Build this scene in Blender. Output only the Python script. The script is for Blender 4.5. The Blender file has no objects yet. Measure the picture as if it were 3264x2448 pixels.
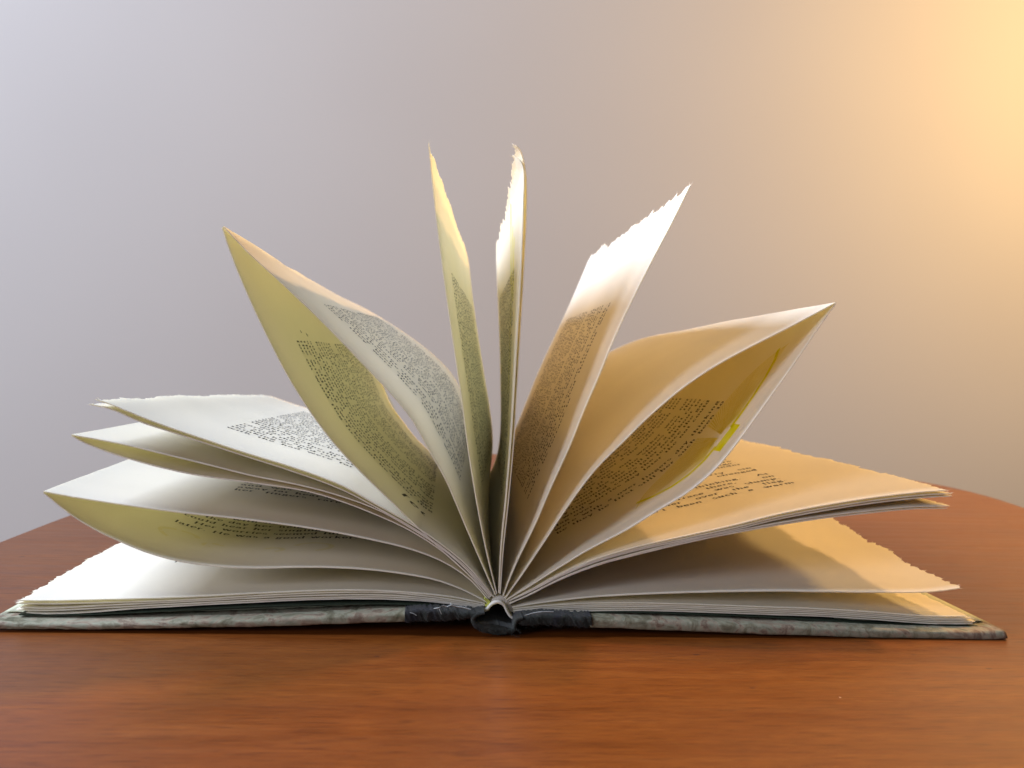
import bpy, math
import numpy as np
from mathutils import Matrix, Vector

S = bpy.context.scene
C = S.collection
# ------------------------------------------------------------------ camera
FPX = 2629.0                       # focal length in pixels of the 3264 px wide photograph
DIST = 0.25                        # camera to the tail edge of the pages, metres
CAM_H = 0.0819

def cam_basis(vx, vy, rho):
    y = np.array([vx - 1632, 1224 - vy, -FPX]); y /= np.linalg.norm(y)
    r = math.radians(rho); h = np.array([math.cos(r), -math.sin(r), 0])
    z = np.cross(h, y); z /= np.linalg.norm(z)
    return np.array([np.cross(y, z), y, z])
RC = cam_basis(1420, 1150, 2.0)
cd = bpy.data.cameras.new('camera'); cam = bpy.data.objects.new('camera', cd); C.objects.link(cam)
cam.matrix_world = Matrix.Translation((0, -DIST, CAM_H)) @ Matrix([list(r) for r in RC]).to_4x4()
cd.sensor_width = 36; cd.lens = 36 * FPX / 3264; cd.clip_start = 0.005; cd.clip_end = 30
cd.dof.use_dof = True; cd.dof.focus_distance = 0.262; cd.dof.aperture_fstop = 20
S.camera = cam
S.render.resolution_x = 1024; S.render.resolution_y = 768

# ------------------------------------------------------------------ room light
w = bpy.data.worlds.new('World'); S.world = w; w.use_nodes = True
w.node_tree.nodes['Background'].inputs[0].default_value = (0.70, 0.80, 1.0, 1)
w.node_tree.nodes['Background'].inputs[1].default_value = 0.045

def lamp(name, kind, loc, power, col, size, target=None):
    ld = bpy.data.lights.new(name, kind); ld.energy = power; ld.color = col
    o = bpy.data.objects.new(name, ld); o.location = loc; C.objects.link(o)
    if kind == 'AREA': ld.shape = 'RECTANGLE'; ld.size, ld.size_y = size
    else: ld.shadow_soft_size = size
    if target:
        o.rotation_euler = (Vector(target) - Vector(loc)).to_track_quat('-Z', 'Y').to_euler()
    return o
lamp('window_light', 'AREA', (-1.72, 0.12, 1.60), 112, (0.70, 0.80, 1.02), (0.75, 1.0), (0, 0.1, 0.05))
lamp('side_strip_light', 'AREA', (-1.30, -0.92, 0.55), 14, (0.86, 0.87, 1.0), (0.45, 0.5), (0, 0.1, 0.05))  # low light from front left, added to brighten the leaves' near strips
lamp('room_fill', 'AREA', (-0.55, -1.70, 0.75), 2.5, (0.80, 0.84, 1.0), (1.3, 1.1), (0, 0.1, 0.05))  # weak frontal fill, added for the soft ambient light of the room
lamp('table_lamp_glow', 'POINT', (0.90, 0.33, 0.57), 26, (1.0, 0.62, 0.21), 0.05)      # light through the shade
dl = lamp('table_lamp_bulb', 'SPOT', (0.59, 0.24, 0.67), 17.5, (1.0, 0.56, 0.22), 0.028, (0.06, 0.08, 0.03))
dl.data.spot_size = math.radians(78); dl.data.spot_blend = .6
S.view_settings.view_transform = 'Standard'; S.view_settings.look = 'None'
S.view_settings.exposure = 0.0; S.view_settings.gamma = 1
S.render.engine = 'CYCLES'
S.cycles.max_bounces = 10; S.cycles.diffuse_bounces = 7; S.cycles.transmission_bounces = 8

# ------------------------------------------------------------------ helpers
def hash01(i, seed):
    x = np.sin(np.asarray(i, float) * 127.1 + seed * 311.7) * 43758.5453
    return x - np.floor(x)
def noise1(x, seed):
    x = np.asarray(x, float); i = np.floor(x); f = x - i; f = f * f * (3 - 2 * f)
    return (hash01(i, seed) * (1 - f) + hash01(i + 1, seed) * f) * 2 - 1
def bp(px, py, Y):                 # tracing measured on the plane y = Y, in metres
    d = RC @ np.array([px - 1632, 1224 - py, -FPX]); p = d * (Y + DIST) / d[1]
    return np.array([p[0], Y, p[2] + CAM_H])
def spline(P, n):                  # Catmull-Rom through P, resampled at n equal arc lengths
    P = np.asarray(P, float)
    Q = np.vstack([2 * P[0] - P[1], P, 2 * P[-1] - P[-2]]); out = []
    for i in range(1, len(Q) - 2):
        a, b, c, d = Q[i - 1], Q[i], Q[i + 1], Q[i + 2]
        da, db, dc = [max(np.linalg.norm(u), 1e-9) ** .5 for u in (b - a, c - b, d - c)]
        m1 = db * ((b - a) / da - (c - a) / (da + db) + (c - b) / db)
        m2 = db * ((c - b) / db - (d - b) / (db + dc) + (d - c) / dc)
        for t in np.linspace(0, 1, 24, endpoint=False):
            out.append((2*t**3-3*t**2+1)*b + (t**3-2*t**2+t)*m1 + (-2*t**3+3*t**2)*c + (t**3-t**2)*m2)
    out.append(P[-1]); out = np.array(out)
    s = np.r_[0, np.cumsum(np.linalg.norm(np.diff(out, axis=0), axis=1))]
    q = np.linspace(0, s[-1], n)
    return np.stack([np.interp(q, s, out[:, k]) for k in range(out.shape[1])], 1), s[-1]
def mesh_obj(name, V, Fc, mats, parent=None, smooth=True, mi=None, uv=None, mesh=None):
    me = bpy.data.meshes.new(name); me.from_pydata([tuple(v) for v in V], [], [tuple(f) for f in Fc])
    for m in mats: me.materials.append(m)
    if mi is not None: me.polygons.foreach_set('material_index', np.asarray(mi, np.int32))
    me.polygons.foreach_set('use_smooth', np.full(len(Fc), smooth) if np.isscalar(smooth) else np.asarray(smooth))
    if uv is not None:
        l = me.uv_layers.new(name='UVMap'); vi = np.zeros(len(me.loops), np.int32)
        me.loops.foreach_get('vertex_index', vi); l.data.foreach_set('uv', np.asarray(uv)[vi].ravel())
    me.update(); o = bpy.data.objects.new(name, me); C.objects.link(o); o.parent = parent
    return o
def tag(o, **k):
    for a, b in k.items(): o[a] = b
    return o

# ------------------------------------------------------------------ materials
def mat(name):
    m = bpy.data.materials.new(name); m.use_nodes = True; nt = m.node_tree
    b = nt.nodes['Principled BSDF']; return m, nt, b
def N(nt, t, **k):
    n = nt.nodes.new(t)
    for a, b in k.items():
        if a in n.inputs: n.inputs[a].default_value = b
        else: setattr(n, a, b)
    return n
def ramp(nt, fac, stops):
    r = N(nt, 'ShaderNodeValToRGB'); e = r.color_ramp.elements
    while len(e) < len(stops): e.new(.5)
    for el, (p, c) in zip(e, stops): el.position = p; el.color = (*c, 1)
    nt.links.new(fac, r.inputs[0]); return r.outputs[0]
def coords(nt, scale, src='Object'):
    tc = N(nt, 'ShaderNodeTexCoord'); mp = N(nt, 'ShaderNodeMapping'); mp.inputs['Scale'].default_value = scale
    nt.links.new(tc.outputs[src], mp.inputs[0]); return mp.outputs[0]
def bump(nt, h, b, strength, dist):
    n = N(nt, 'ShaderNodeBump'); n.inputs['Strength'].default_value = strength; n.inputs['Distance'].default_value = dist
    nt.links.new(h, n.inputs['Height']); nt.links.new(n.outputs[0], b.inputs['Normal']); return n

def paper(name, base, trans, tf=0.34):
    m, nt, b = mat(name)
    v = coords(nt, (1, 1, 1))
    n1 = N(nt, 'ShaderNodeTexNoise', Scale=1300., Detail=5., Roughness=.7)
    n2 = N(nt, 'ShaderNodeTexNoise', Scale=28., Detail=3.)
    nt.links.new(v, n1.inputs['Vector']); nt.links.new(v, n2.inputs['Vector'])
    lo = tuple(c * .93 for c in base); hi = tuple(min(1, c * 1.04) for c in base)
    mx = N(nt, 'ShaderNodeMix', data_type='FLOAT'); mx.inputs[0].default_value = .5
    nt.links.new(n1.outputs[0], mx.inputs[2]); nt.links.new(n2.outputs[0], mx.inputs[3])
    col = ramp(nt, mx.outputs[0], [(.3, lo), (.7, hi)])
    nt.links.new(col, b.inputs['Base Color'])
    b.inputs['Roughness'].default_value = .85; b.inputs['Specular IOR Level'].default_value = .25
    bn = bump(nt, n1.outputs[0], b, .55, .00012)
    t = N(nt, 'ShaderNodeBsdfTranslucent'); t.inputs[0].default_value = (*trans, 1)
    nt.links.new(bn.outputs[0], t.inputs['Normal'])
    s = N(nt, 'ShaderNodeMixShader'); s.inputs[0].default_value = tf
    nt.links.new(b.outputs[0], s.inputs[1]); nt.links.new(t.outputs[0], s.inputs[2])
    nt.links.new(s.outputs[0], nt.nodes['Material Output'].inputs[0]); return m
PAPER = paper('paper', (.885, .85, .785), (.94, .89, .57), .37)
def plain(name, col, rough=.7, spec=.3):
    m, nt, b = mat(name); v = coords(nt, (1, 1, 1))
    n = N(nt, 'ShaderNodeTexNoise', Scale=600., Detail=3.); nt.links.new(v, n.inputs['Vector'])
    c = ramp(nt, n.outputs[0], [(.3, tuple(x * .8 for x in col)), (.7, tuple(min(1, x * 1.15) for x in col))])
    nt.links.new(c, b.inputs['Base Color']); b.inputs['Roughness'].default_value = rough
    b.inputs['Specular IOR Level'].default_value = spec; return m
INK = plain('black_ink', (.022, .018, .012), .6)
def film(name, col, amount):                   # transparent printing ink, slightly uneven
    m = bpy.data.materials.new(name); m.use_nodes = True; nt = m.node_tree; nt.nodes.clear()
    out = nt.nodes.new('ShaderNodeOutputMaterial'); t = nt.nodes.new('ShaderNodeBsdfTransparent')
    n = N(nt, 'ShaderNodeTexNoise', Scale=260., Detail=4.); nt.links.new(coords(nt, (1, 1, 1)), n.inputs['Vector'])
    full = tuple(1 - (1 - c) * amount for c in col); half = tuple(1 - (1 - c) * amount * .7 for c in col)
    c = ramp(nt, n.outputs[0], [(.35, half), (.6, full)]); nt.links.new(c, t.inputs[0])
    nt.links.new(t.outputs[0], out.inputs[0]); return m
YINK = film('yellow_ink', (.90, .92, .09), 1)
YPALE = film('pale_yellow_ink', (.90, .84, .25), .6)
YFAINT = film('faint_yellow_ink', (.94, .90, .55), .45)
YFILL = film('yellow_tint', (.92, .88, .45), .45)
YGLUE = plain('yellow_paste', (.50, .52, .10), .8)
DARKLEAF = plain('shaded_green_flyleaf', (.028, .042, .026), .8)  # green flyleaf, colour deepened to stand for the shaded gap below the pages
PASTE = paper('pastedown_paper', (.50, .51, .36), (.5, .5, .3), .0)

def marbled():
    m, nt, b = mat('marbled_cover_paper'); v = coords(nt, (1, 1, 1))
    n1 = N(nt, 'ShaderNodeTexNoise', Scale=125., Detail=8., Roughness=.65, Distortion=1.2)
    n2 = N(nt, 'ShaderNodeTexNoise', Scale=420., Detail=5., Roughness=.7)
    for n in (n1, n2): nt.links.new(v, n.inputs['Vector'])
    c1 = ramp(nt, n1.outputs[0], [(.30, (.10, .10, .055)), (.42, (.22, .20, .13)), (.49, (.31, .31, .22)), (.55, (.33, .27, .19)), (.62, (.19, .13, .09)), (.72, (.28, .25, .17))])
    c2 = ramp(nt, n2.outputs[0], [(.3, (.6, .6, .6)), (.7, (1, 1, 1))])
    mx = N(nt, 'ShaderNodeMix', data_type='RGBA', blend_type='MULTIPLY'); mx.inputs[0].default_value = .8
    nt.links.new(c1, mx.inputs[6]); nt.links.new(c2, mx.inputs[7]); nt.links.new(mx.outputs[2], b.inputs['Base Color'])
    b.inputs['Roughness'].default_value = .8; b.inputs['Specular IOR Level'].default_value = .25
    bump(nt, n2.outputs[0], b, .7, .0005); return m
MARBLE = marbled()
def clothm():
    m, nt, b = mat('dark_book_cloth'); v = coords(nt, (1, 1, 1))
    n1 = N(nt, 'ShaderNodeTexNoise', Scale=110., Detail=5., Distortion=1.)
    n2 = N(nt, 'ShaderNodeTexNoise', Scale=1500., Detail=4., Roughness=.8)
    for n in (n1, n2): nt.links.new(v, n.inputs['Vector'])
    c1 = ramp(nt, n1.outputs[0], [(.34, (.007, .007, .012)), (.47, (.014, .013, .009)), (.56, (.012, .016, .010)), (.68, (.030, .025, .017))])
    c2 = ramp(nt, n2.outputs[0], [(.35, (.45, .45, .45)), (.7, (1.5, 1.5, 1.5))])
    mx = N(nt, 'ShaderNodeMix', data_type='RGBA', blend_type='MULTIPLY'); mx.inputs[0].default_value = 1
    nt.links.new(c1, mx.inputs[6]); nt.links.new(c2, mx.inputs[7]); nt.links.new(mx.outputs[2], b.inputs['Base Color'])
    b.inputs['Roughness'].default_value = .9; b.inputs['Sheen Weight'].default_value = .08
    bump(nt, n2.outputs[0], b, .9, .0004); return m
CLOTH = clothm()
THREAD = plain('frayed_thread', (.42, .45, .43), .9)

def woodm():
    m, nt, b = mat('cherry_wood')
    v = coords(nt, (17, 210, 210)); vf = coords(nt, (150, 1500, 1500)); vb = coords(nt, (3.2, 22, 22)); vs = coords(nt, (1, 1, 1))
    n1 = N(nt, 'ShaderNodeTexNoise', Scale=1., Detail=7., Roughness=.55, Distortion=.6); nt.links.new(v, n1.inputs['Vector'])
    n2 = N(nt, 'ShaderNodeTexNoise', Scale=1., Detail=5., Roughness=.6); nt.links.new(vf, n2.inputs['Vector'])
    n3 = N(nt, 'ShaderNodeTexNoise', Scale=1., Detail=3., Distortion=1.2); nt.links.new(vb, n3.inputs['Vector'])
    mx = N(nt, 'ShaderNodeMix', data_type='FLOAT'); mx.inputs[0].default_value = .55
    nt.links.new(n1.outputs[0], mx.inputs[2]); nt.links.new(n2.outputs[0], mx.inputs[3])
    mx2 = N(nt, 'ShaderNodeMix', data_type='FLOAT'); mx2.inputs[0].default_value = .26
    nt.links.new(mx.outputs[0], mx2.inputs[2]); nt.links.new(n3.outputs[0], mx2.inputs[3])
    c = ramp(nt, mx2.outputs[0], [(.28, (.090, .019, .0022)), (.44, (.135, .034, .0038)), (.54, (.160, .044, .005)), (.72, (.22, .070, .009))])
    wv = N(nt, 'ShaderNodeTexWave', Scale=1., Distortion=7., Detail=3.); wv.inputs['Detail Scale'].default_value = .8; wv.bands_direction = 'Y'
    nt.links.new(coords(nt, (2.2, 17, 17)), wv.inputs['Vector'])
    wr = ramp(nt, wv.outputs['Fac'], [(.0, (.68, .62, .55)), (.07, (.93, .92, .9)), (.2, (1, 1, 1)), (.9, (1.0, 1.0, 1.0)), (1.0, (1.0, 1.0, 1.0))])
    cw = N(nt, 'ShaderNodeMix', data_type='RGBA', blend_type='MULTIPLY'); cw.inputs[0].default_value = .3
    nt.links.new(c, cw.inputs[6]); nt.links.new(wr, cw.inputs[7]); c = cw.outputs[2]
    pn = N(nt, 'ShaderNodeTexNoise', Scale=1., Detail=2., Roughness=.5); nt.links.new(coords(nt, (95, 1500, 1500)), pn.inputs['Vector'])
    pr_ = ramp(nt, pn.outputs[0], [(.30, (1.22, 1.18, 1.1)), (.44, (1, 1, 1)), (.56, (1, 1, 1)), (.66, (.55, .48, .42))])
    cp = N(nt, 'ShaderNodeMix', data_type='RGBA', blend_type='MULTIPLY'); cp.inputs[0].default_value = .75
    nt.links.new(c, cp.inputs[6]); nt.links.new(pr_, cp.inputs[7]); c = cp.outputs[2]
    # dark pores and pale specks, each with a shape of its own
    vo = N(nt, 'ShaderNodeTexVoronoi', Scale=105.); vo.feature = 'F1'
    nt.links.new(coords(nt, (.55, 1, 1)), vo.inputs['Vector'])
    r = ramp(nt, vo.outputs['Distance'], [(.035, (1, 1, 1)), (.075, (0, 0, 0))])
    gate = N(nt, 'ShaderNodeTexNoise', Scale=19., Detail=1.); nt.links.new(vs, gate.inputs['Vector'])
    g = ramp(nt, gate.outputs[0], [(.52, (0, 0, 0)), (.56, (1, 1, 1))])
    mm = N(nt, 'ShaderNodeMath', operation='MULTIPLY'); nt.links.new(r, mm.inputs[0]); nt.links.new(g, mm.inputs[1])
    d = N(nt, 'ShaderNodeMix', data_type='RGBA'); nt.links.new(mm.outputs[0], d.inputs[0]); nt.links.new(c, d.inputs[6])
    d.inputs[7].default_value = (.06, .015, .006, 1)
    vo2 = N(nt, 'ShaderNodeTexVoronoi', Scale=42.); nt.links.new(vs, vo2.inputs['Vector'])
    r2 = ramp(nt, vo2.outputs['Distance'], [(.008, (1, 1, 1)), (.013, (0, 0, 0))])
    d2 = N(nt, 'ShaderNodeMix', data_type='RGBA'); nt.links.new(r2, d2.inputs[0]); nt.links.new(d.outputs[2], d2.inputs[6])
    d2.inputs[7].default_value = (.55, .33, .20, 1)
    nt.links.new(d2.outputs[2], b.inputs['Base Color'])
    rr = ramp(nt, n1.outputs[0], [(.3, (.34, .34, .34)), (.7, (.46, .46, .46))]); nt.links.new(rr, b.inputs['Roughness'])
    b.inputs['Specular IOR Level'].default_value = .34
    bump(nt, mx.outputs[0], b, .16, .0006); return m
WOOD = woodm()
def wallm():
    m, nt, b = mat('painted_wall'); v = coords(nt, (1, 1, 1))
    n = N(nt, 'ShaderNodeTexNoise', Scale=260., Detail=3.); n2 = N(nt, 'ShaderNodeTexNoise', Scale=2.2, Detail=2.)
    nt.links.new(v, n.inputs['Vector']); nt.links.new(v, n2.inputs['Vector'])
    c = ramp(nt, n2.outputs[0], [(.3, (.455, .423, .388)), (.7, (.48, .448, .41))]); nt.links.new(c, b.inputs['Base Color'])
    b.inputs['Roughness'].default_value = .75; b.inputs['Specular IOR Level'].default_value = .2
    bump(nt, n.outputs[0], b, .08, .0004); return m
WALL = wallm()
FLOOR = plain('floor_boards', (.20, .12, .07), .6)

# ------------------------------------------------------------------ setting
def box(x0, x1, y0, y1, z0, z1):
    V = [(x, y, z) for x in (x0, x1) for y in (y0, y1) for z in (z0, z1)]
    return V, [(0,1,3,2),(4,6,7,5),(0,4,5,1),(2,3,7,6),(0,2,6,4),(1,5,7,3)]
tag(mesh_obj('wall', *box(-3, 3, .86, .96, -.75, 2.0), [WALL], smooth=False), kind='structure')
tag(mesh_obj('floor', *box(-3, 3, -2, .86, -.80, -.75), [FLOOR], smooth=False), kind='structure')

table = tag(bpy.data.objects.new('table', None), label='reddish brown cherry wood table with rounded far end', category='table')
table.location = (.1, .1, -.75); C.objects.link(table)
def ring_solid(name, prof, m, parent):         # prof: list of (inset, z); outline of the rounded top
    out = [(-.187,-.60),(-.187,-.3),(-.188,-.05),(-.187,.118),(-.183,.19),(-.165,.28),(-.12,.37),(-.04,.45),(.08,.50),(.20,.50),(.30,.46),
           (.36,.405),(.382,.36),(.387,.31),(.379,.255),(.368,.20),(.36,.1),(.355,-.05),(.35,-.3),(.35,-.60)]
    pts, _ = spline(out, 150); n = len(pts); V = []; Fc = []
    cx, cy = .09, -.05
    for ins, z in prof:
        for x, y in pts:
            L = math.hypot(x - cx, y - cy); V.append((x - (x - cx) / L * ins, y - (y - cy) / L * ins, z))
    for k in range(len(prof) - 1):
        for i in range(n):
            j = (i + 1) % n; Fc.append((k*n+i, k*n+j, (k+1)*n+j, (k+1)*n+i))
    Fc.append(tuple(range((len(prof)-1)*n, len(prof)*n))); Fc.append(tuple(range(n-1, -1, -1)))
    sm = [True]*(len(Fc)-2) + [False]*2
    o = mesh_obj(name, V, Fc, [m], None, sm)
    o.parent = parent; o.matrix_parent_inverse = Matrix.Translation(-parent.location); return o
ring_solid('tabletop', [(.012, -.024), (.003, -.021), (0, -.014), (.0005, -.006), (.002, -.002), (.006, 0)], WOOD, table)
ring_solid('apron', [(.05, -.09), (.05, -.0245)], WOOD, table)
for lx, ly in ((-.11, -.5), (.27, -.5), (-.06, .25), (.26, .25)):
    V, Fc = box(lx - .02, lx + .02, ly - .02, ly + .02, -.75, -.0245)
    o = mesh_obj('leg', V, Fc, [WOOD], table, False); o.matrix_parent_inverse = Matrix.Translation(-table.location)

# ------------------------------------------------------------------ serif lettering drawn with a broad nib
def L(*p): return np.array(p, float)
def A(cx, cy, rx, ry, a0, a1, n=9):
    t = np.radians(np.linspace(a0, a1, n)); return np.stack([cx + rx*np.cos(t), cy + ry*np.sin(t)], 1)
def st(x, y0, y1): return L((x, y0), (x, y1))
def sf(x, y, l=.075, r=.075): return L((x-l, y), (x+r, y))
X = .45
G = {
 'a': (.44, [A(.19,.32,.12,.115,160,0), st(.31,.34,.05), A(.19,.13,.125,.12,60,300), L((.31,.04),(.4,.02))]),
 'b': (.50, [st(.12,0,.70), sf(.12,.70,.08,0), A(.25,.22,.16,.22,140,-140)]),
 'c': (.42, [A(.23,.22,.165,.22,45,325)]),
 'd': (.50, [st(.37,.02,.70), sf(.37,.70,.08,0), sf(.37,0,0,.08), A(.23,.22,.16,.22,40,320)]),
 'e': (.43, [A(.22,.22,.16,.22,0,320), L((.07,.24),(.38,.24))]),
 'f': (.31, [L((.14,0),(.14,.58)), A(.23,.58,.09,.11,180,50), sf(.14,0), L((.04,X),(.27,X))]),
 'g': (.46, [A(.21,.29,.13,.14,0,360,12), A(.21,-.07,.16,.11,0,360,12), L((.12,.14),(.10,.06),(.30,.03)), L((.32,.40),(.42,.42))]),
 'h': (.53, [st(.12,0,.70), sf(.12,.70,.08,0), sf(.12,0), A(.26,.28,.13,.15,160,0), st(.39,.28,0), sf(.39,0)]),
 'i': (.26, [st(.13,0,X), sf(.13,X,.08,0), sf(.13,0), L((.13,.60),(.13,.67))]),
 'j': (.26, [L((.15,X),(.15,-.1)), A(.07,-.1,.08,.09,0,-90), L((.15,.6),(.15,.67))]),
 'k': (.50, [st(.12,0,.70), sf(.12,.70,.08,0), sf(.12,0), L((.12,.18),(.37,.43)), L((.22,.27),(.42,0)), sf(.42,0), sf(.37,X)]),
 'l': (.26, [st(.13,0,.70), sf(.13,.70,.08,0), sf(.13,0)]),
 'm': (.78, [st(.12,0,X), sf(.12,X,.08,0), sf(.12,0), A(.25,.28,.13,.15,160,0), st(.38,.28,0), sf(.38,0), A(.51,.28,.13,.15,160,0), st(.64,.28,0), sf(.64,0)]),
 'n': (.53, [st(.12,0,X), sf(.12,X,.08,0), sf(.12,0), A(.26,.28,.13,.15,160,0), st(.39,.28,0), sf(.39,0)]),
 'o': (.47, [A(.235,.22,.165,.22,0,360,14)]),
 'p': (.50, [st(.12,-.22,X), sf(.12,X,.08,0), sf(.12,-.22), A(.25,.22,.16,.22,140,-140)]),
 'r': (.37, [st(.12,0,X), sf(.12,X,.08,0), sf(.12,0), A(.25,.30,.12,.13,160,50)]),
 's': (.37, [A(.185,.335,.11,.105,40,230), A(.185,.115,.12,.11,70,-150)]),
 't': (.31, [L((.14,.58),(.14,.10)), A(.22,.10,.08,.09,180,310), L((.03,X),(.27,X))]),
 'u': (.53, [L((.12,X),(.12,.15)), sf(.12,X,.08,0), A(.25,.15,.13,.14,180,340), st(.39,0,X), sf(.39,X,.08,0), sf(.39,0,0,.08)]),
 'v': (.47, [L((.07,X),(.235,0)), L((.235,0),(.40,X)), sf(.08,X), sf(.39,X)]),
 'w': (.70, [L((.07,X),(.21,0)), L((.21,0),(.35,X)), L((.35,X),(.49,0)), L((.49,0),(.63,X)), sf(.08,X), sf(.62,X), sf(.35,X,.05,.05)]),
 'y': (.47, [L((.07,X),(.24,0)), L((.40,X),(.20,-.13)), A(.12,-.13,.08,.08,0,-110), sf(.08,X), sf(.39,X)]),
 '-': (.34, [L((.06,.2),(.28,.2))]), '.': (.24, [L((.12,0),(.12,.06))]), ',': (.24, [L((.12,.06),(.12,0),(.08,-.10))]), "'": (.2, [L((.1,.68),(.08,.55))]),
 'H': (.76, [st(.16,0,.67), st(.60,0,.67), L((.16,.35),(.60,.35)), sf(.16,0), sf(.16,.67), sf(.60,0), sf(.60,.67)]),
 'I': (.36, [st(.18,0,.67), sf(.18,0), sf(.18,.67)]),
 'F': (.60, [st(.16,0,.67), sf(.16,0), L((.08,.67),(.52,.67),(.52,.55)), L((.16,.35),(.40,.35))]),
 'S': (.50, [A(.25,.50,.15,.165,35,250), A(.25,.165,.17,.165,75,-150)]),
 'A': (.68, [L((.08,0),(.34,.67)), L((.34,.67),(.60,0)), L((.17,.25),(.50,.25)), sf(.08,0), sf(.60,0)]),
 'T': (.62, [st(.31,0,.67), sf(.31,0), L((.05,.56),(.05,.67),(.57,.67),(.57,.56))]),
}
def strip(p, wt, tn):                          # nib: thick on verticals, thin on horizontals
    d = np.diff(p, axis=0); t = np.vstack([d[:1], (d[:-1] + d[1:]) / 2, d[-1:]])
    t /= np.maximum(np.linalg.norm(t, axis=1, keepdims=True), 1e-9); n = np.stack([-t[:, 1], t[:, 0]], 1)
    hw = (np.abs(n[:, :1]) * wt + tn) / 2
    a, b = p + n * hw, p - n * hw; k = len(p)
    V = np.empty((2*k, 2)); V[0::2] = a; V[1::2] = b
    return V, [(2*i, 2*i+1, 2*i+3, 2*i+2) for i in range(k-1)]
GM = {}
for ch, (adv, strokes) in G.items():
    VV, FF, n0 = [], [], 0
    for s in strokes:
        v, f = strip(s, .092, .040); VV.append(v); FF += [tuple(i + n0 for i in q) for q in f]; n0 += len(v)
    GM[ch] = (adv, np.vstack(VV), np.array(FF))
WORDS = ("her worries seemed for the first time to be far away and he was a good worker over the water on the terrace "
         "thinking it had not been such a warm day later she could hear her neighbour singing over the flag stones and her "
         "fingers rare with the wind at the door they were still there one summer").split()
class Print:                                   # collects ink quads in page millimetres (u from gutter/edge, v from tail)
    def __init__(s): s.V, s.F, s.n, s.M = [], [], 0, []
    def add(s, v, f, m): s.V.append(np.c_[v, np.full(len(v), 80. if m == 1 else (len(s.V) % 140) * .5)]) ; s.F.append(f + s.n); s.n += len(v); s.M += [m] * len(f)
    def line(s, txt, x, y, em, maxw=1e9, track=None, m=1, skew=0, just=False):
        x0 = x; sp = em * .36; track = em * .055 if track is None else track
        wid = lambda q: sum(GM.get(c, GM['n'])[0] * em + track for c in q if c != ' ')
        if just:
            ws = txt.split()
            while len(ws) > 1 and wid(' '.join(ws)) + (len(ws)-1) * em * .26 > maxw: ws.pop()
            left = maxw - wid(' '.join(ws)) - len(ws) * em * .3; nxt = txt.split()[len(ws):]
            if nxt and left > em * 1.6:
                f = nxt[0]; 
                while len(f) > 1 and wid(f + '-') > left: f = f[:-1]
                if len(f) > 1: ws.append(f + '-')
            txt = ' '.join(ws); sp = (maxw - wid(txt)) / max(len(ws) - 1, 1)
        for ch in txt:
            if ch == ' ': x += sp; continue
            adv, v, f = GM.get(ch, GM['n'])
            if x + adv * em > x0 + maxw: break
            w = v.copy(); w[:, 0] += w[:, 1] * skew
            s.add(w * em + (x, y), f, m); x += adv * em + track
    def stroke(s, p, wt, tn, m): v, f = strip(np.asarray(p, float), wt, tn); s.add(v, np.array(f), m)
def block(pr, x0, width, y0, nlines, seed, em=4.35, lead=5.45, bottom=None, indents=(), loose=False):
    rs = np.random.RandomState(seed); k0 = 0
    for k in range(nlines):
        y = y0 + k * lead; ind = 0
        if bottom and k < len(bottom):
            t = bottom[k]
            if t is None: continue
            ind = 5 if t.startswith('>') else 0; t = t.lstrip('>')
        else:
            t = ' '.join(WORDS[i] for i in rs.randint(0, len(WORDS), 11))
            if k in indents: t = t[:rs.randint(8, 24)]
            if k + 1 in indents: t = t
            if (k - 1) in indents: ind = 5
        pr.line(t, x0 + ind, y, em, width - ind, just=(k not in indents and not t.endswith('.') and not (bottom and k < len(bottom) and loose)))
def ornament(pr, ux, v0, sc=1.0, foot=True):   # yellow printed wings of fine lines over a small solid foot
    o = np.array([ux, v0])
    for sgn in (-1, 1):
        if not foot:                           # only soft scrolls
            for R_, y in ((9, 4), (20, 8)):
                t = np.radians(np.linspace(-70, 170, 16)); k = np.linspace(1, .45, 16)
                pr.stroke(np.stack([sgn*(R_ + R_*.45*k*np.cos(t)), y + R_*.35*k*np.sin(t)], 1) + o, .3, 1.5, 4)
            continue
        a = np.radians(np.linspace(5, 84, 24)); Rm = (38 - 13 * np.linspace(0, 1, 24)**.8) * sc   # tinted wing
        out = np.stack([sgn*Rm*np.cos(a), Rm*np.sin(a)], 1); inn = out * np.linspace(.08, .30, 24)[:, None]
        VV = np.empty((48, 2)); VV[0::2] = out; VV[1::2] = inn
        FF = [(2*i, 2*i+1, 2*i+3, 2*i+2) if sgn > 0 else (2*i, 2*i+2, 2*i+3, 2*i+1) for i in range(23)]
        pr.add(VV + o, np.array(FF), 5); pr.V[-1][:, 2] = 0
        for i in range(30):
            a = math.radians(7 + i * 2.6); Rm = (37 - 13 * (i/29)**.8) * sc
            r = np.linspace(.24 + .02*(i % 2), 1, 9); aa = a + .35*(1-r)*(1 - i/29)
            pr.stroke(np.stack([sgn*Rm*r*np.cos(aa), Rm*r*np.sin(aa)], 1) + o, .22, .26 + .16*(i % 3 == 0), 3)
        a = np.radians(np.linspace(4, 84, 18)); Rm = (38 - 13 * np.linspace(0, 1, 18)**.8) * sc
        pr.stroke(np.stack([sgn*Rm*np.cos(a), Rm*np.sin(a)], 1) + o, .15, .35, 3)
        pr.stroke(np.array([[sgn*4, 2.4], [sgn*10, 2.0], [sgn*17, 2.2], [sgn*24, 3.2], [sgn*31, 5.2], [sgn*36*sc, 8.5]]) + o, .3, 1.9, 2)
    if foot:
        pr.stroke(np.array([[-5.5, -1.2], [5.5, -1.]]) + o, 0, 6.2, 2)

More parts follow.
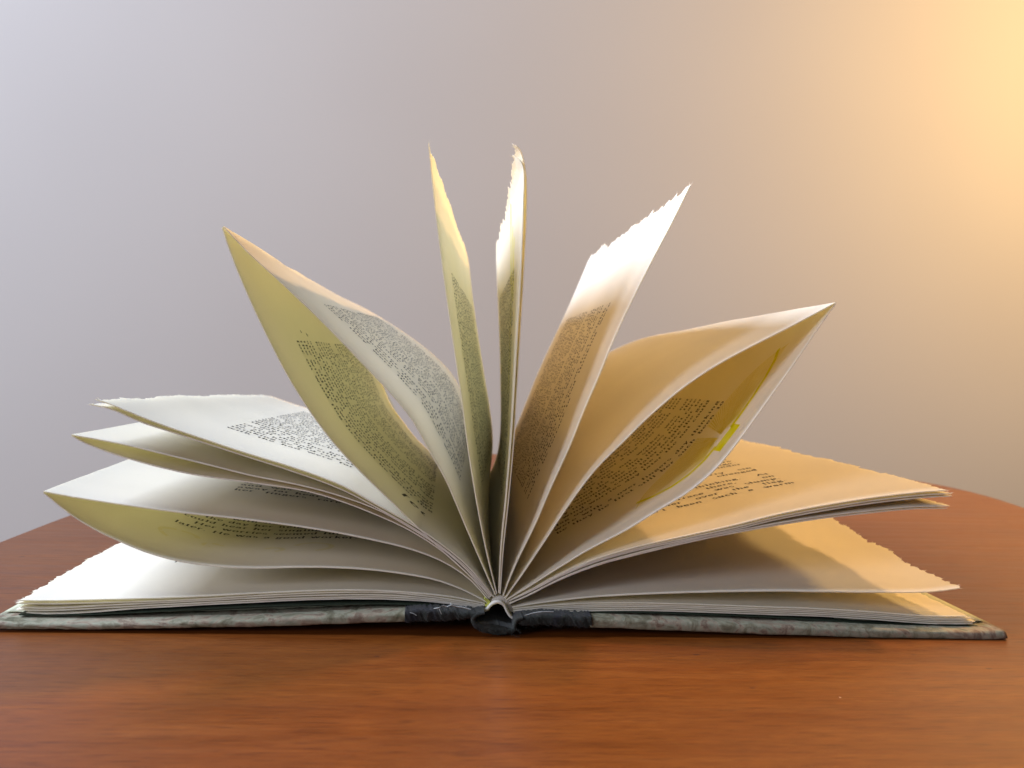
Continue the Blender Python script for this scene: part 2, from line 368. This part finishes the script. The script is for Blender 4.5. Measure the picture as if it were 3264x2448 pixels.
# ------------------------------------------------------------------ the book
book = tag(bpy.data.objects.new('book', None), category='book',
           label='open hardcover book standing fanned on the table, cream torn edge pages and marbled cover')
C.objects.link(book)
PAGE_H = .205
TH = .00033
def leaf(near, far=None, fartip=None, side='L', torn=0.0, seed=1, NU=44, NV=230, th=TH, pr=None, materials=None,
         wave=.0006, label=None, rough_near=.00012, lift=None, name='leaf', H=PAGE_H, y0=0.0, noise_u=0):
    P0 = np.array([bp(x, y, y0) for x, y in near])
    if P0.shape[0] < 3: P0 = np.vstack([P0[0], (P0[0] + P0[1]) / 2, P0[1]])
    hinge_last = True                          # curves are listed from the fore edge to the hinge
    C0, W = spline(P0[::-1], 160)
    if far is not None:
        C1, _ = spline(np.array([bp(x, y, H) for x, y in far])[::-1], 160)
    else:
        C1 = C0.copy(); C1[:, 1] = H
        if fartip is not None:
            d = bp(*fartip, H) - C1[-1]; C1 += d * (np.linspace(0, 1, 160)[:, None] ** 1.4)
    sg = -1.0 if side == 'L' else 1.0
    def ev(t, v):                              # t 0..1 from hinge, v 0..1 from tail to head
        t = np.asarray(t, float); v = np.asarray(v, float); q = np.clip(t, 0, 1) * 159
        i = np.minimum(q.astype(int), 158); f = (q - i)[..., None]
        a = C0[i]*(1-f) + C0[i+1]*f; b = C1[i]*(1-f) + C1[i+1]*f
        ex = np.maximum(t - 1, 0)[..., None] * 159
        a = a + ex * (C0[-1] - C0[-2]); b = b + ex * (C1[-1] - C1[-2])
        vv = v[..., None]; p = a*(1-vv) + b*vv
        wv = wave * np.clip(t, 0, 1)**1.5 * np.sin(v*math.pi) * (noise1(v*3.1 + t*1.7, seed) + .4*noise1(v*9 + t*3, seed+5))
        p[..., 2] += wv; p[..., 0] += wv * .6
        if lift is not None: p = p + lift(t, v)
        return p
    def nrm(t, v):
        e = 2e-3
        du = ev(t + e, v) - ev(t - e, v) if True else 0
        tt = np.minimum(t, 1 - 2*e); du = ev(tt + e, v) - ev(np.maximum(tt - e, 0), v)
        vv = np.clip(v, e, 1 - e); dv = ev(t, vv + e) - ev(t, vv - e)
        n = np.cross(du, dv) * sg
        return n / np.maximum(np.linalg.norm(n, axis=-1, keepdims=True), 1e-12)
    v = np.linspace(0, 1, NV); vm = v * H * 1000
    if torn:
        e = .9*noise1(vm/17, seed) + .55*noise1(vm/5.3, seed+1) + .26*noise1(vm/2.1, seed+2) + .20*noise1(vm/.9, seed+3)
        q = vm/3.1 + 1.1*noise1(vm/7, seed+4); e += .75 * (hash01(np.floor(q), seed+8) - .5) * (.35 + .65*(noise1(vm/23, seed+6) > -.1))
        q = vm/8.3 + noise1(vm/15, seed+12); e += .55 * (hash01(np.floor(q), seed+13) - .5)
        e *= torn; e -= 3.2 * np.clip((v - .955)/.045, 0, 1)**2; e[:3] *= np.array([.0, .3, .6])
    else: e = .10 * noise1(vm/9, seed)
    um = 1 + e * .001 / W
    g = np.r_[np.linspace(0, .9, NU - 12, endpoint=False), np.linspace(.9, 1, 12)]
    T = g[:, None] * um[None, :]; Vv = np.broadcast_to(v[None, :], T.shape).copy()
    # slightly uneven tail edge
    Vv[:, 0] = rough_near * noise1(g * W * 1000 / 1.3, seed + 9) / H
    Vv[:, 1] = np.maximum(Vv[:, 1], Vv[:, 0] + .0005)
    P = ev(T, Vv); Nn = nrm(T, Vv)
    taper = np.clip((um[None, :] - T) * W / .0012, .25, 1) if torn else np.ones_like(T)
    hh = (th / 2 * taper)[..., None]
    n, m = T.shape; top = (P + Nn*hh).reshape(-1, 3); bot = (P - Nn*hh).reshape(-1, 3)
    UV = np.stack([T * W * 10, Vv * H * 10], -1).reshape(-1, 2)
    idx = np.arange(n*m).reshape(n, m); a, b, c, d = [idx[s].ravel() for s in ((slice(0,-1),slice(0,-1)),(slice(1,None),slice(0,-1)),(slice(1,None),slice(1,None)),(slice(0,-1),slice(1,None)))]
    q = np.stack([a, b, c, d], 1)
    if sg < 0: q = q[:, ::-1]
    off = n*m; FF = [q, q[:, ::-1] + off]
    bd = np.r_[idx[:, 0], idx[-1, 1:], idx[-2::-1, -1], idx[0, -2:0:-1]]; nx = np.roll(bd, -1)
    r = np.stack([bd, bd + off, nx + off, nx], 1)
    if sg < 0: r = r[:, ::-1]
    # the rim gets vertices of its own so the shading stays crisp
    nb = len(bd); base = 2*n*m; k = np.arange(nb); k2 = (k + 1) % nb
    r = np.stack([base + k, base + nb + k, base + nb + k2, base + k2], 1)
    if sg < 0: r = r[:, ::-1]
    VV = [top, bot, top[bd], bot[bd]]; UU = [UV, UV, UV[bd], UV[bd]]; FF.append(r)
    mi = [0] * (sum(len(x) for x in FF)); nv = 2*n*m + 2*nb
    # fibre tufts at the torn edge
    if torn:
        rs = np.random.RandomState(seed + 77); fv, ff = [], []
        for kf in range(int(90 * torn)):
            v0 = rs.rand() if kf > 6 else rs.rand() * .012
            j = min(int(v0 * (NV - 1)), NV - 2); t0 = um[j] - .0008 / W; ln = (.0003 + .0008 * rs.rand()**2) / W
            dv = rs.randn() * .0008 / H; cu = rs.randn(3) * .00035
            A0 = ev(np.array([t0]), np.array([v0]))[0]; A1 = ev(np.array([t0 + ln + .0008/W]), np.array([v0 + dv]))[0] + cu
            wv = ev(np.array([t0]), np.array([v0 + .00022/H]))[0] - A0; mid = (A0 + A1)/2 + rs.randn(3)*.0001
            i0 = nv + len(fv); fv += [A0 - wv, A0 + wv, mid - wv*.5, mid + wv*.5, A1]
            ff += [(i0, i0+1, i0+3, i0+2), (i0+2, i0+3, i0+4, i0+4)]
        fv = np.array(fv); VV.append(fv); UU.append(np.zeros((len(fv), 2)))
        tri = [f[:3] if f[2] == f[3] else f for f in ff]; nv += len(fv)
    else: tri = []
    mi += [0] * len(tri)
    Fl = [tuple(x) for x in np.vstack(FF)] + tri
    sm = [True] * (2*len(q)) + [False] * len(r) + [False] * len(tri)
    if pr is not None and pr.n:
        uvp = np.vstack(pr.V); lay = uvp[:, 2:]; uvp = uvp[:, :2]; wmm = W * 1000
        # verso pages read from the fore edge to the gutter, recto pages from the gutter outward
        t = (1 - uvp[:, 0] / wmm) if side == 'L' else uvp[:, 0] / wmm
        vv = uvp[:, 1] / (H * 1000); keep = (t < .995) & (t > .01) & (vv > .001) & (vv < .99)
        pos = ev(t, vv) + nrm(t, vv) * (th/2 + .00002 + lay * 6e-7)
        f = np.vstack(pr.F); okf = keep[f].all(axis=1); n_front = len(pos); f = f[okf] + nv; nv += n_front
        VV.append(pos); UU.append(uvp / 100); Fl += [tuple(x) for x in f]
        mi += list(np.array(pr.M)[okf]); sm += [True] * len(f)
        rv = Print(); u0, u1 = np.percentile(uvp[:, 0], (2, 98)); block(rv, wmm - u1, u1 - u0, 38, 26, seed + 500)
        ub = np.vstack(rv.V)[:, :2]; t = ub[:, 0] / wmm if side == 'L' else 1 - ub[:, 0] / wmm
        vv = ub[:, 1] / (H * 1000); pos = ev(t, vv) - nrm(t, vv) * (th/2 + .00004)
        f = np.vstack(rv.F) + nv; VV.append(pos); UU.append(ub / 100); Fl += [tuple(x) for x in f]
        mi += list(rv.M); sm += [True] * len(f)
    o = mesh_obj(name, np.vstack(VV), Fl, materials or [PAPER, INK, YINK, YPALE, YFAINT, YFILL], book, sm, mi, np.vstack(UU))
    if label: o['label'] = label
    return o
def shift(pts, d, k=1.0):                      # the same curve a little lower, closing up at the hinge
    n = len(pts); return [(x + (d[0] * (1 - i/(n-1))), y + d[1] * (1 - (i/(n-1))**2 * k)) for i, (x, y) in enumerate(pts)]

# --- left lower block of sheets lying on the board
A1 = [(57,1914),(150,1915),(300,1912),(600,1903),(871,1889),(1066,1882),(1200,1883),(1393,1897),(1480,1910),(1545,1924)]
p = Print(); block(p, 30, 78, 44, 25, 3, bottom=['It was such a warm day.'], indents=(5, 11))
leaf(A1, side='L', torn=1.0, seed=11, pr=p)
leaf([(48,1923),(150,1925),(300,1922),(600,1912),(871,1896),(1066,1889),(1250,1890),(1400,1905),(1545,1929)], side='L', torn=1.5, seed=12)
leaf([(64,1936),(150,1939),(330,1930),(600,1917),(1000,1898),(1250,1898),(1400,1911),(1542,1933)], side='L', torn=1.2, seed=13)
leaf([(50,1944),(150,1946),(330,1938),(600,1924),(1000,1906),(1250,1904),(1400,1916),(1540,1937)], side='L', torn=1.2, seed=14)
leaf([(84,1953),(150,1956),(280,1952),(400,1942),(600,1930),(800,1920),(1000,1911),(1200,1909),(1400,1920),(1538,1941)], side='L', torn=1.2, seed=15)
leaf([(60,1960),(200,1961),(330,1957),(480,1950),(700,1938),(900,1930),(1200,1925),(1400,1930),(1530,1946)], side='L', seed=16, wave=.001, materials=[DARKLEAF])
# --- lowest bellied pair, one uncut fold
LB = [(138,1570),(217,1634),(298,1685),(380,1725),(477,1764),(597,1794),(700,1806),(817,1811),(980,1808),(1142,1813),(1305,1832),(1400,1852),(1489,1886),(1553,1920)]
LC = [(138,1567),(244,1586),(434,1615),(597,1636),(800,1658),(1034,1691),(1197,1723),(1320,1754),(1417,1793),(1499,1848),(1556,1912)]
p = Print(); block(p, 31, 82, 40, 24, 5, em=4.7, lead=6.3, loose=True, bottom=['later. He was a good worker. For the time', '>Her worries seemed further away', 'could hear her singing on the wall', 'of the day her neighbour and the'])
ornament(p, 58, 20, .9, False)
leaf(LB, side='L', seed=21, pr=p, fartip=(640,1385))
p = Print(); block(p, 45, 60, 46, 24, 6, em=4.65, lead=5.8, bottom=['her fingers rare with the wind'])
leaf(LC, side='L', seed=21, pr=p, fartip=(640,1384))
# --- second pair
LD = [(228,1389),(282,1417),(423,1466),(597,1509),(700,1525),(800,1538),(980,1566),(1088,1598),(1197,1640),(1305,1690),(1400,1750),(1490,1828),(1560,1908)]
LE = [(228,1386),(380,1414),(542,1452),(705,1492),(800,1516),(900,1535),(1034,1566),(1197,1622),(1310,1684),(1400,1742),(1490,1818),(1563,1904)]
leaf(LD, side='L', seed=23, fartip=(775,1292))
leaf(LE, side='L', seed=23, fartip=(775,1291))
# --- third pair, torn fore edge, text on the upper sheet
LF = [(282,1288),(352,1304),(450,1346),(542,1376),(800,1460),(925,1500),(1088,1560),(1197,1616),(1305,1676),(1400,1738),(1490,1812),(1566,1900)]
LG = [(300,1272),(352,1289),(461,1333),(542,1363),(800,1449),(925,1487),(1088,1547),(1197,1607),(1305,1667),(1400,1730),(1490,1804),(1569,1898)]
leaf(LF, side='L', torn=.8, seed=25, fartip=(838,1263))
p = Print(); block(p, 29, 78, 38, 26, 7, indents=(4, 12))
leaf(LG, side='L', torn=1.0, seed=26, fartip=(842,1258), pr=p)
# --- tall left lens: an uncut fold
LH = [(708,725),(737,812),(785,930),(843,1055),(915,1195),(987,1310),(1060,1408),(1142,1497),(1251,1603),(1296,1647),(1393,1739),(1489,1828),(1574,1903)]
LI = [(712,722),(795,809),(891,896),(987,987),(1084,1084),(1171,1175),(1229,1237),(1311,1335),(1373,1446),(1417,1522),(1489,1690),(1537,1800),(1579,1896)]
p = Print(); block(p, 35, 84, 37, 26, 8, indents=(4, 11, 12, 20))
p.line('feeS', 98, 24, 9, track=1.2, skew=.2)
p.stroke([(31, 52), (32, 52)], .6, 1.0, 1); p.stroke([(32, 60), (33, 61)], .6, .8, 1)
p.stroke([(52, 199), (80, 197), (112, 200)], .2, 7, 3)
leaf(LH, side='L', seed=31, pr=p, far=[(1050,930),(1120,1040),(1185,1150),(1222,1238),(1247,1294),(1286,1346),(1326,1398),(1396,1462),(1518,1562)])
p = Print(); block(p, 30, 78, 38, 26, 9, indents=(4, 12))
leaf(LI, side='L', seed=31, pr=p, far=[(1050,930),(1165,985),(1300,1069),(1390,1140),(1451,1210),(1490,1330),(1510,1450),(1518,1560)])
# --- two upright leaves
LJ = [(1366,454),(1378,581),(1396,737),(1421,930),(1451,1135),(1475,1300),(1489,1411),(1513,1565),(1547,1744),(1583,1892)]
p = Print(); block(p, 34, 76, 38, 26, 10, indents=(6,))
leaf(LJ, side='L', torn=1.7, seed=33, pr=p, label='upright torn leaf left of the middle',
     far=[(1484,795),(1492,830),(1505,942),(1523,1070),(1541,1184),(1560,1300),(1570,1400),(1560,1500),(1530,1570)])
RK1 = [(1657,507),(1668,530),(1671,570),(1669,640),(1667,720),(1660,882),(1646,1123),(1629,1400),(1612,1600),(1598,1740),(1590,1890)]
RK2 = [(1645,463),(1656,476),(1668,506),(1677,560),(1679,640),(1675,760),(1669,882),(1655,1123),(1638,1400),(1620,1600),(1604,1750),(1594,1892)]
farK = [(1581,786),(1583,850),(1587,942),(1595,1184),(1593,1400),(1575,1480),(1525,1575)]
p = Print(); block(p, 24, 80, 38, 26, 12); 
for xx, ln, yy in ((138, 46, 40), (130, 30, 62), (120, 60, 52)): p.stroke([(xx, yy), (xx - ln/2, yy + 2), (xx - ln, yy)], .1, 2.2, 2)
leaf(RK1, side='R', torn=1.9, seed=35, pr=p, far=farK, label='upright torn leaf at the middle, front sheet')
leaf(RK2, side='R', torn=1.3, seed=36, far=[(1600,790),(1600,850),(1601,942),(1606,1184),(1603,1400),(1583,1480),(1530,1575)],
     label='upright torn leaf at the middle with its corner curled over')
# --- bright leaf leaning right
RM = [(2202,590),(2144,707),(2084,822),(2023,942),(1963,1069),(1903,1214),(1865,1300),(1817,1420),(1755,1556),(1706,1671),(1658,1768),(1622,1850),(1604,1900)]
p = Print(); block(p, 26, 76, 38, 26, 14, indents=(0, 3, 11))
leaf(RM, side='R', torn=1.7, seed=37, pr=p, label='bright leaf with jagged torn edge leaning right',
     far=[(1880,820),(1855,880),(1812,979),(1722,1172),(1644,1364),(1590,1480),(1530,1578)])
# --- right lens: an uncut fold
RN = [(2664,965),(2605,996),(2497,1053),(2388,1108),(2280,1167),(2171,1241),(2063,1333),(1981,1414),(1900,1494),(1827,1589),(1730,1734),(1658,1840),(1610,1908)]
RO = [(2662,970),(2605,1051),(2524,1170),(2443,1284),(2361,1398),(2280,1496),(2198,1566),(2090,1632),(1996,1690),(1875,1753),(1779,1811),(1682,1872),(1615,1912)]
leaf(RN, side='R', seed=41, far=[(2101,1067),(2030,1085),(1949,1119),(1860,1170),(1760,1270),(1680,1370),(1600,1480),(1530,1580)])
p = Print(); block(p, 24, 78, 38, 26, 15, indents=(2, 9)); ornament(p, 88, 12, 1.0)
leaf(RO, side='R', seed=41, pr=p, far=[(2101,1070),(2050,1170),(1960,1300),(1840,1400),(1700,1490),(1600,1550),(1530,1582)])
# --- right middle stack
RP = [(3023,1563),(2946,1568),(2801,1584),(2657,1606),(2464,1637),(2334,1672),(2189,1712),(2045,1753),(1900,1796),(1779,1838),(1682,1888),(1620,1917)]
RP = [(3023,1563),(2946,1568),(2801,1584),(2657,1606),(2464,1637),(2334,1668),(2189,1708),(2000,1766),(1875,1806),(1779,1846),(1682,1894),(1622,1920)]
RP = [(3023,1563),(2946,1568),(2801,1584),(2657,1606),(2479,1642),(2334,1679),(2189,1719),(2045,1755),(1900,1800),(1779,1850),(1682,1896),(1622,1920)]
RP = [(3023,1563),(2946,1568),(2801,1584),(2657,1606),(2479,1640),(2334,1676),(2189,1708),(2045,1740),(1900,1782),(1779,1834),(1682,1886),(1622,1915)]
p = Print(); block(p, 23, 89, 38, 26, 17, em=4.6, lead=5.8, bottom=["time there hadn't been such a warm", 'and ran the water over the flag-', 'by the door the terrace was slump-', 'the one summer there, on', 'still had her head, thinking. At', None, 'to hear the wind changed', 'that he hadn\'t had a worry sin', None, 'far away a reminder'])
leaf(RP, side='R', torn=1.6, seed=51, pr=p, fartip=(2300,1384))
leaf([(x + (12 if i == 0 else 0), y + 10*(1-(i/11)**2)) for i, (x, y) in enumerate(RP)], side='R', torn=1.2, seed=52, fartip=(2300,1390))
leaf([(x + (12 if i == 0 else 0), y + 18*(1-(i/11)**2)) for i, (x, y) in enumerate(RP)], side='R', torn=1.6, seed=53, fartip=(2302,1395))
RP3 = [(3020,1620),(2898,1623),(2753,1637),(2609,1654),(2479,1674),(2238,1719),(2045,1764),(1900,1803),(1779,1850),(1682,1899),(1624,1924)]
leaf([(x + (8 if i == 0 else 0), y - 7*(1-(i/10)**2)) for i, (x, y) in enumerate(RP3)], side='R', torn=1.5, seed=54, fartip=(2280,1408))
leaf(RP3, side='R', torn=1.6, seed=55, fartip=(2270,1413))
# --- single leaf below it, lifted at the head
RQ = [(3060,1875),(2970,1886),(2801,1888),(2609,1886),(2464,1884),(2189,1889),(2045,1894),(1900,1902),(1779,1914),(1690,1926),(1632,1936)]
leaf(RQ, side='R', torn=1.9, seed=57, fartip=(2370,1500))
# --- right lower block of sheets lying on the board
RR = [(3081,1965),(2946,1964),(2801,1953),(2609,1941),(2464,1936),(2189,1926),(2000,1922),(1827,1925),(1710,1933),(1636,1941)]
for k, (dx, dy, sd, tn) in enumerate([(0,0,61,0.5),(16,6,62,.8),(5,11,63,.8),(28,17,64,1.1),(20,23,65,.9)]):
    leaf([(x + dx*(1-i/9)**3, y + dy*(1 - .25*(i/9)) + (k*1.6)*(i/9)) for i, (x, y) in enumerate(RR)], side='R', torn=tn, seed=sd)
RG = [(3120,1998),(2946,1995),(2801,1990),(2609,1977),(2464,1968),(2189,1957),(2000,1951),(1827,1954),(1710,1962),(1640,1966)]
leaf(RG, side='R', seed=67, wave=.001, materials=[DARKLEAF])

# ------------------------------------------------------------------ boards, cloth and spine
COV0, COV1 = -.0055, .2105
def slab(name, topc, botc, m, y0=COV0, y1=COV1, seed=1, rough=.00035, parent=book, ny=90, label=None, rb=.0009):
    """Board from two traced curves (top and bottom edge of its tail face), rounded near edge, uneven skin."""
    nx = 150
    T, _ = spline(np.array([bp(x, y, y0) for x, y in topc]), nx); B, _ = spline(np.array([bp(x, y, y0) for x, y in botc]), nx)
    B[:, 0] = T[:, 0]*0 + B[:, 0]
    def rowring(i):
        t, b = T[i], B[i]; h = t[2] - b[2]; r = min(rb, h * .45); pts = []
        for a in np.linspace(0, 90, 5): pts.append(((t[0]), y0 + r - r*math.cos(math.radians(90-a))*1.0, 0))
        return t, b, h, r
    V = []; sec = []
    ysteps = np.linspace(0, 1, ny)
    # cross section (y, z fraction) running bottom-back -> bottom-front -> front -> top-front -> top-back
    prof = [(y1, 0, 0)] + [(y0 + .05, 0, 0), (y0 + .02, 0, 0), (y0 + .006, 0, 0)]
    for a in (-90, -60, -30, 0): prof.append(('c', a, 0))
    prof += [('m', .5, 0)]
    for a in (0, 30, 60, 90): prof.append(('c', a, 1))
    prof += [(y0 + .0025, 1, 0), (y0 + .004, 1, 0), (y0 + .006, 1, 0), (y0 + .02, 1, 0), (y0 + .06, 1, 0), (y1, 1, 0)]
    K = len(prof)
    for i in range(nx):
        t, b = T[i], B[i]; h = t[2] - b[2]; r = min(rb, h*.45); x = (t[0] + b[0]) / 2
        for k, q in enumerate(prof):
            if q[0] == 'c':
                a = math.radians(q[1]); y = y0 + r - r*math.cos(a); z = (t[2] - r + r*math.sin(a)) if q[2] else (b[2] + r + r*math.sin(a)); xx = b[0] + (t[0]-b[0]) * (z - b[2]) / max(h, 1e-6)
            elif q[0] == 'm': y = y0; z = b[2] + h*.5; xx = x
            else: y = q[0]; z = t[2] if q[1] else b[2]; xx = t[0] if q[1] else b[0]
            nz = rough * (.6*noise1(np.array([i*.35 + k*.9]), seed)[0] + .5*noise1(np.array([i*.11]), seed+2)[0] + .25*noise1(np.array([i*.9 + k*2.3]), seed+4)[0])
            V.append((xx, y + nz*.8, max(z + nz*.7, .0001)))
    Fc = []
    for i in range(nx - 1):
        for k in range(K):
            k2 = (k + 1) % K; Fc.append((i*K + k, i*K + k2, (i+1)*K + k2, (i+1)*K + k))
    Fc.append(tuple(range(K))[::-1]); Fc.append(tuple((nx-1)*K + k for k in range(K)))
    o = mesh_obj(name, V, Fc, [m], parent, [True]*(len(Fc)-2) + [False]*2)
    if label: o['label'] = label
    return o
slab('cover_board', [(-48,1984),(0,1985),(200,1989),(400,1986),(600,1981),(871,1972),(1100,1962),(1300,1953)],
     [(-42,2006),(0,2007),(200,2008),(400,2007),(600,2004),(871,1998),(1100,1991),(1300,1984)], MARBLE, seed=3, rough=.00022)
slab('cover_board', [(1878,1971),(2100,1980),(2400,1992),(2700,2003),(2950,2011),(3150,2014),(3205,2010)],
     [(1880,2001),(2100,2011),(2400,2023),(2700,2033),(2950,2038),(3150,2042),(3214,2038)], MARBLE, seed=5, rough=.00022)
# pastedown sheets on the inside of the boards
def sheet(name, topc, m, y0, y1, dz, seed):
    T, _ = spline(np.array([bp(x, y, COV0) for x, y in topc]), 80); V = []; Fc = []; ny = 24
    for i in range(80):
        for j in range(ny):
            y = y0 + (y1-y0)*j/(ny-1) + (.0004*float(noise1(np.array([i*.5]), seed)[0]) if j == 0 else 0)
            for s in (0, 1): V.append((T[i, 0], y, T[i, 2] + dz + s*.00018))
    I = lambda i, j, s: (i*ny + j)*2 + s
    for i in range(79):
        for j in range(ny-1):
            Fc += [(I(i,j,1), I(i+1,j,1), I(i+1,j+1,1), I(i,j+1,1)), (I(i,j+1,0), I(i+1,j+1,0), I(i+1,j,0), I(i,j,0))]
        Fc += [(I(i,0,0), I(i+1,0,0), I(i+1,0,1), I(i,0,1)), (I(i,ny-1,1), I(i+1,ny-1,1), I(i+1,ny-1,0), I(i,ny-1,0))]
    for j in range(ny-1):
        Fc += [(I(0,j,0), I(0,j,1), I(0,j+1,1), I(0,j+1,0)), (I(79,j,1), I(79,j,0), I(79,j+1,0), I(79,j+1,1))]
    return mesh_obj(name, V, Fc, [m], book)
sheet('pastedown', [(-36,1984),(0,1985),(200,1989),(400,1986),(600,1981),(871,1972),(1100,1962),(1285,1954)], PASTE, .0035, .208, .00035, 8)
sheet('pastedown', [(1892,1971),(2100,1980),(2400,1992),(2700,2003),(2950,2011),(3195,2011)], PASTE, .0030, .208, .00035, 9)
# dark cloth drawn over the spine ends of the boards
slab('cloth_wrap', [(1290,1950),(1380,1947),(1450,1949),(1500,1953),(1528,1957)], [(1290,1987),(1380,1984),(1450,1979),(1500,1971),(1528,1963)],
     CLOTH, y0=COV0-.0006, y1=COV1+.0006, seed=12, rough=.0006)
slab('cloth_wrap', [(1640,1982),(1655,1970),(1700,1963),(1760,1963),(1830,1967),(1887,1968)], [(1642,1990),(1660,1994),(1700,1995),(1760,1997),(1830,2001),(1887,2003)],
     CLOTH, y0=COV0-.0006, y1=COV1+.0006, seed=14, rough=.0006)
def band(name, pts, half, m, y0, y1, seed, rough, ny=30, nx=90):
    """Thick strip following a traced centre line, carried through the whole depth of the book."""
    P, _ = spline(np.array([bp(x, y, y0) for x, y in pts]), nx); hs = np.interp(np.linspace(0, 1, nx), np.linspace(0, 1, len(half)), half)
    d = np.gradient(P, axis=0); nn = np.stack([-d[:, 2], d[:, 0]], 1); nn /= np.linalg.norm(nn, axis=1, keepdims=True)
    V = []; Fc = []; ys = np.r_[y0 + (y1-y0)*np.array([0, .002, .005, .01, .02]), np.linspace(y0 + (y1-y0)*.04, y1, ny)]; ny = len(ys); K = 6
    for i in range(nx):
        for j, y in enumerate(ys):
            for k, f in enumerate((-1, -.4, .4, 1)):
                r = rough * (float(noise1(np.array([i*.4 + j*1.7 + k*.8]), seed)[0]) + .6*float(noise1(np.array([i*1.3 + k*3.1 + j*.6]), seed+1)[0]))
                inset = (.5 * hs[i] if abs(f) == 1 else 0) if j == 0 else 0
                V.append((P[i,0] + nn[i,0]*(f*hs[i] + r), y + inset + (r if j == 0 else 0), max(P[i,2] + nn[i,1]*(f*hs[i] + r), .0001)))
    I = lambda i, j, k: (i*ny + j)*4 + k
    for i in range(nx-1):
        for j in range(ny-1):
            Fc += [(I(i,j,3), I(i+1,j,3), I(i+1,j+1,3), I(i,j+1,3)), (I(i,j,0), I(i,j+1,0), I(i+1,j+1,0), I(i+1,j,0))]
        for k in range(3):
            Fc += [(I(i,0,k), I(i+1,0,k), I(i+1,0,k+1), I(i,0,k+1)), (I(i,ny-1,k+1), I(i+1,ny-1,k+1), I(i+1,ny-1,k), I(i,ny-1,k))]
    for i in (0, nx-1):
        for j in range(ny-1):
            for k in range(3): Fc.append((I(i,j,k), I(i,j+1,k), I(i,j+1,k+1), I(i,j,k+1)))
    return mesh_obj(name, V, Fc, [m], book)
band('spine_cloth', [(1545,1955),(1520,1962),(1508,1978),(1522,1996),(1560,2006),(1610,2012),(1640,2010),(1642,1995),(1648,1978),(1668,1972)],
     [.0003,.0005,.0007,.0012,.0014,.0015,.0010,.0006,.0005,.0004], CLOTH, COV0 - .0012, COV1, 21, .00012)
band('spine_lining', [(1500,1944),(1530,1947),(1552,1944),(1563,1932),(1573,1924),(1590,1921),(1606,1930),(1617,1950),(1628,1966),(1640,1972),(1690,1966),(1740,1957)],
     [.0002,.00035,.0004,.0004,.0004,.0004,.0004,.0004,.0004,.0003,.00025,.0002], PAPER, -.0016, PAGE_H, 22, .00006)
# glued backs of the gatherings between the leaves and the arched lining
band('gutter_glue', [(1546,1934),(1560,1922),(1578,1911),(1594,1908),(1610,1916),(1622,1932),(1634,1950)],
     [.0005,.0007,.0008,.0008,.0008,.0008,.0006], PAPER, .0006, PAGE_H, 23, .00012)
# frayed threads of the mull
def thread(name, pts, r, m, y):
    P, _ = spline(np.array([bp(px, py, y + dy) for px, py, dy in pts]), 40); V = []; Fc = []
    for i, q in enumerate(P):
        for k in range(5):
            a = k*2*math.pi/5; V.append((q[0] + r*math.cos(a)*.6, q[1] + r*math.sin(a), q[2] + r*math.cos(a + .6)))
    for i in range(39):
        for k in range(5): Fc.append((i*5+k, i*5+(k+1)%5, (i+1)*5+(k+1)%5, (i+1)*5+k))
    return mesh_obj(name, V, Fc, [m], book)
thread('frayed_thread', [(1382,1940,0),(1400,1937,-.0005),(1412,1931,0),(1425,1934,.0004),(1436,1929,-.0004),(1452,1933,0),(1475,1936,0),(1500,1943,0)], .00022, THREAD, -.0068)
thread('frayed_thread', [(1436,1931,0),(1438,1925,-.0003),(1435,1922,0)], .00010, THREAD, -.0068)
thread('frayed_thread', [(1400,1940,0),(1404,1950,0),(1408,1958,.0002)], .00012, THREAD, -.0070)
thread('frayed_thread', [(1672,1962,0),(1700,1954,0),(1730,1950,-.0003),(1764,1950,0)], .00018, THREAD, -.0066)
thread('frayed_thread', [(1306,1953,0),(1316,1955,0),(1328,1962,0)], .00010, THREAD, -.0072)
rs = np.random.RandomState(4)
V, Fc = [], []                                 # loose fuzz of the worn cloth
for i in range(420):
    px = rs.uniform(1510, 1660) if i % 2 else rs.uniform(1655, 1890)
    py = (1990 + (px-1510)*.14 + rs.uniform(-8, 22)) if i % 2 else 1998 + rs.uniform(-30, 5)
    a = bp(px, py, COV0 - .0018 + rs.rand()*.0006); d = rs.randn(3) * (.0007, .0004, .0006); d[1] -= .0003; b_ = a + d
    wv = np.array([.00003, 0, .00003]); n0 = len(V)
    V += [a - wv, a + wv, b_ + rs.randn(3)*.0001]; Fc.append((n0, n0+1, n0+2))
V = [(x, y, max(z, .0002)) for x, y, z in V]
tag(mesh_obj('cloth_fuzz', V, Fc, [CLOTH], book, False), kind='stuff')
# highlighter mark in the gutter
band('yellow_mark', [(1545,1908),(1552,1914),(1557,1922),(1553,1929),(1546,1931)], [.0002,.0004,.0005,.0004,.0002], YGLUE, -.0004, .02, 31, .0001, ny=6, nx=24)
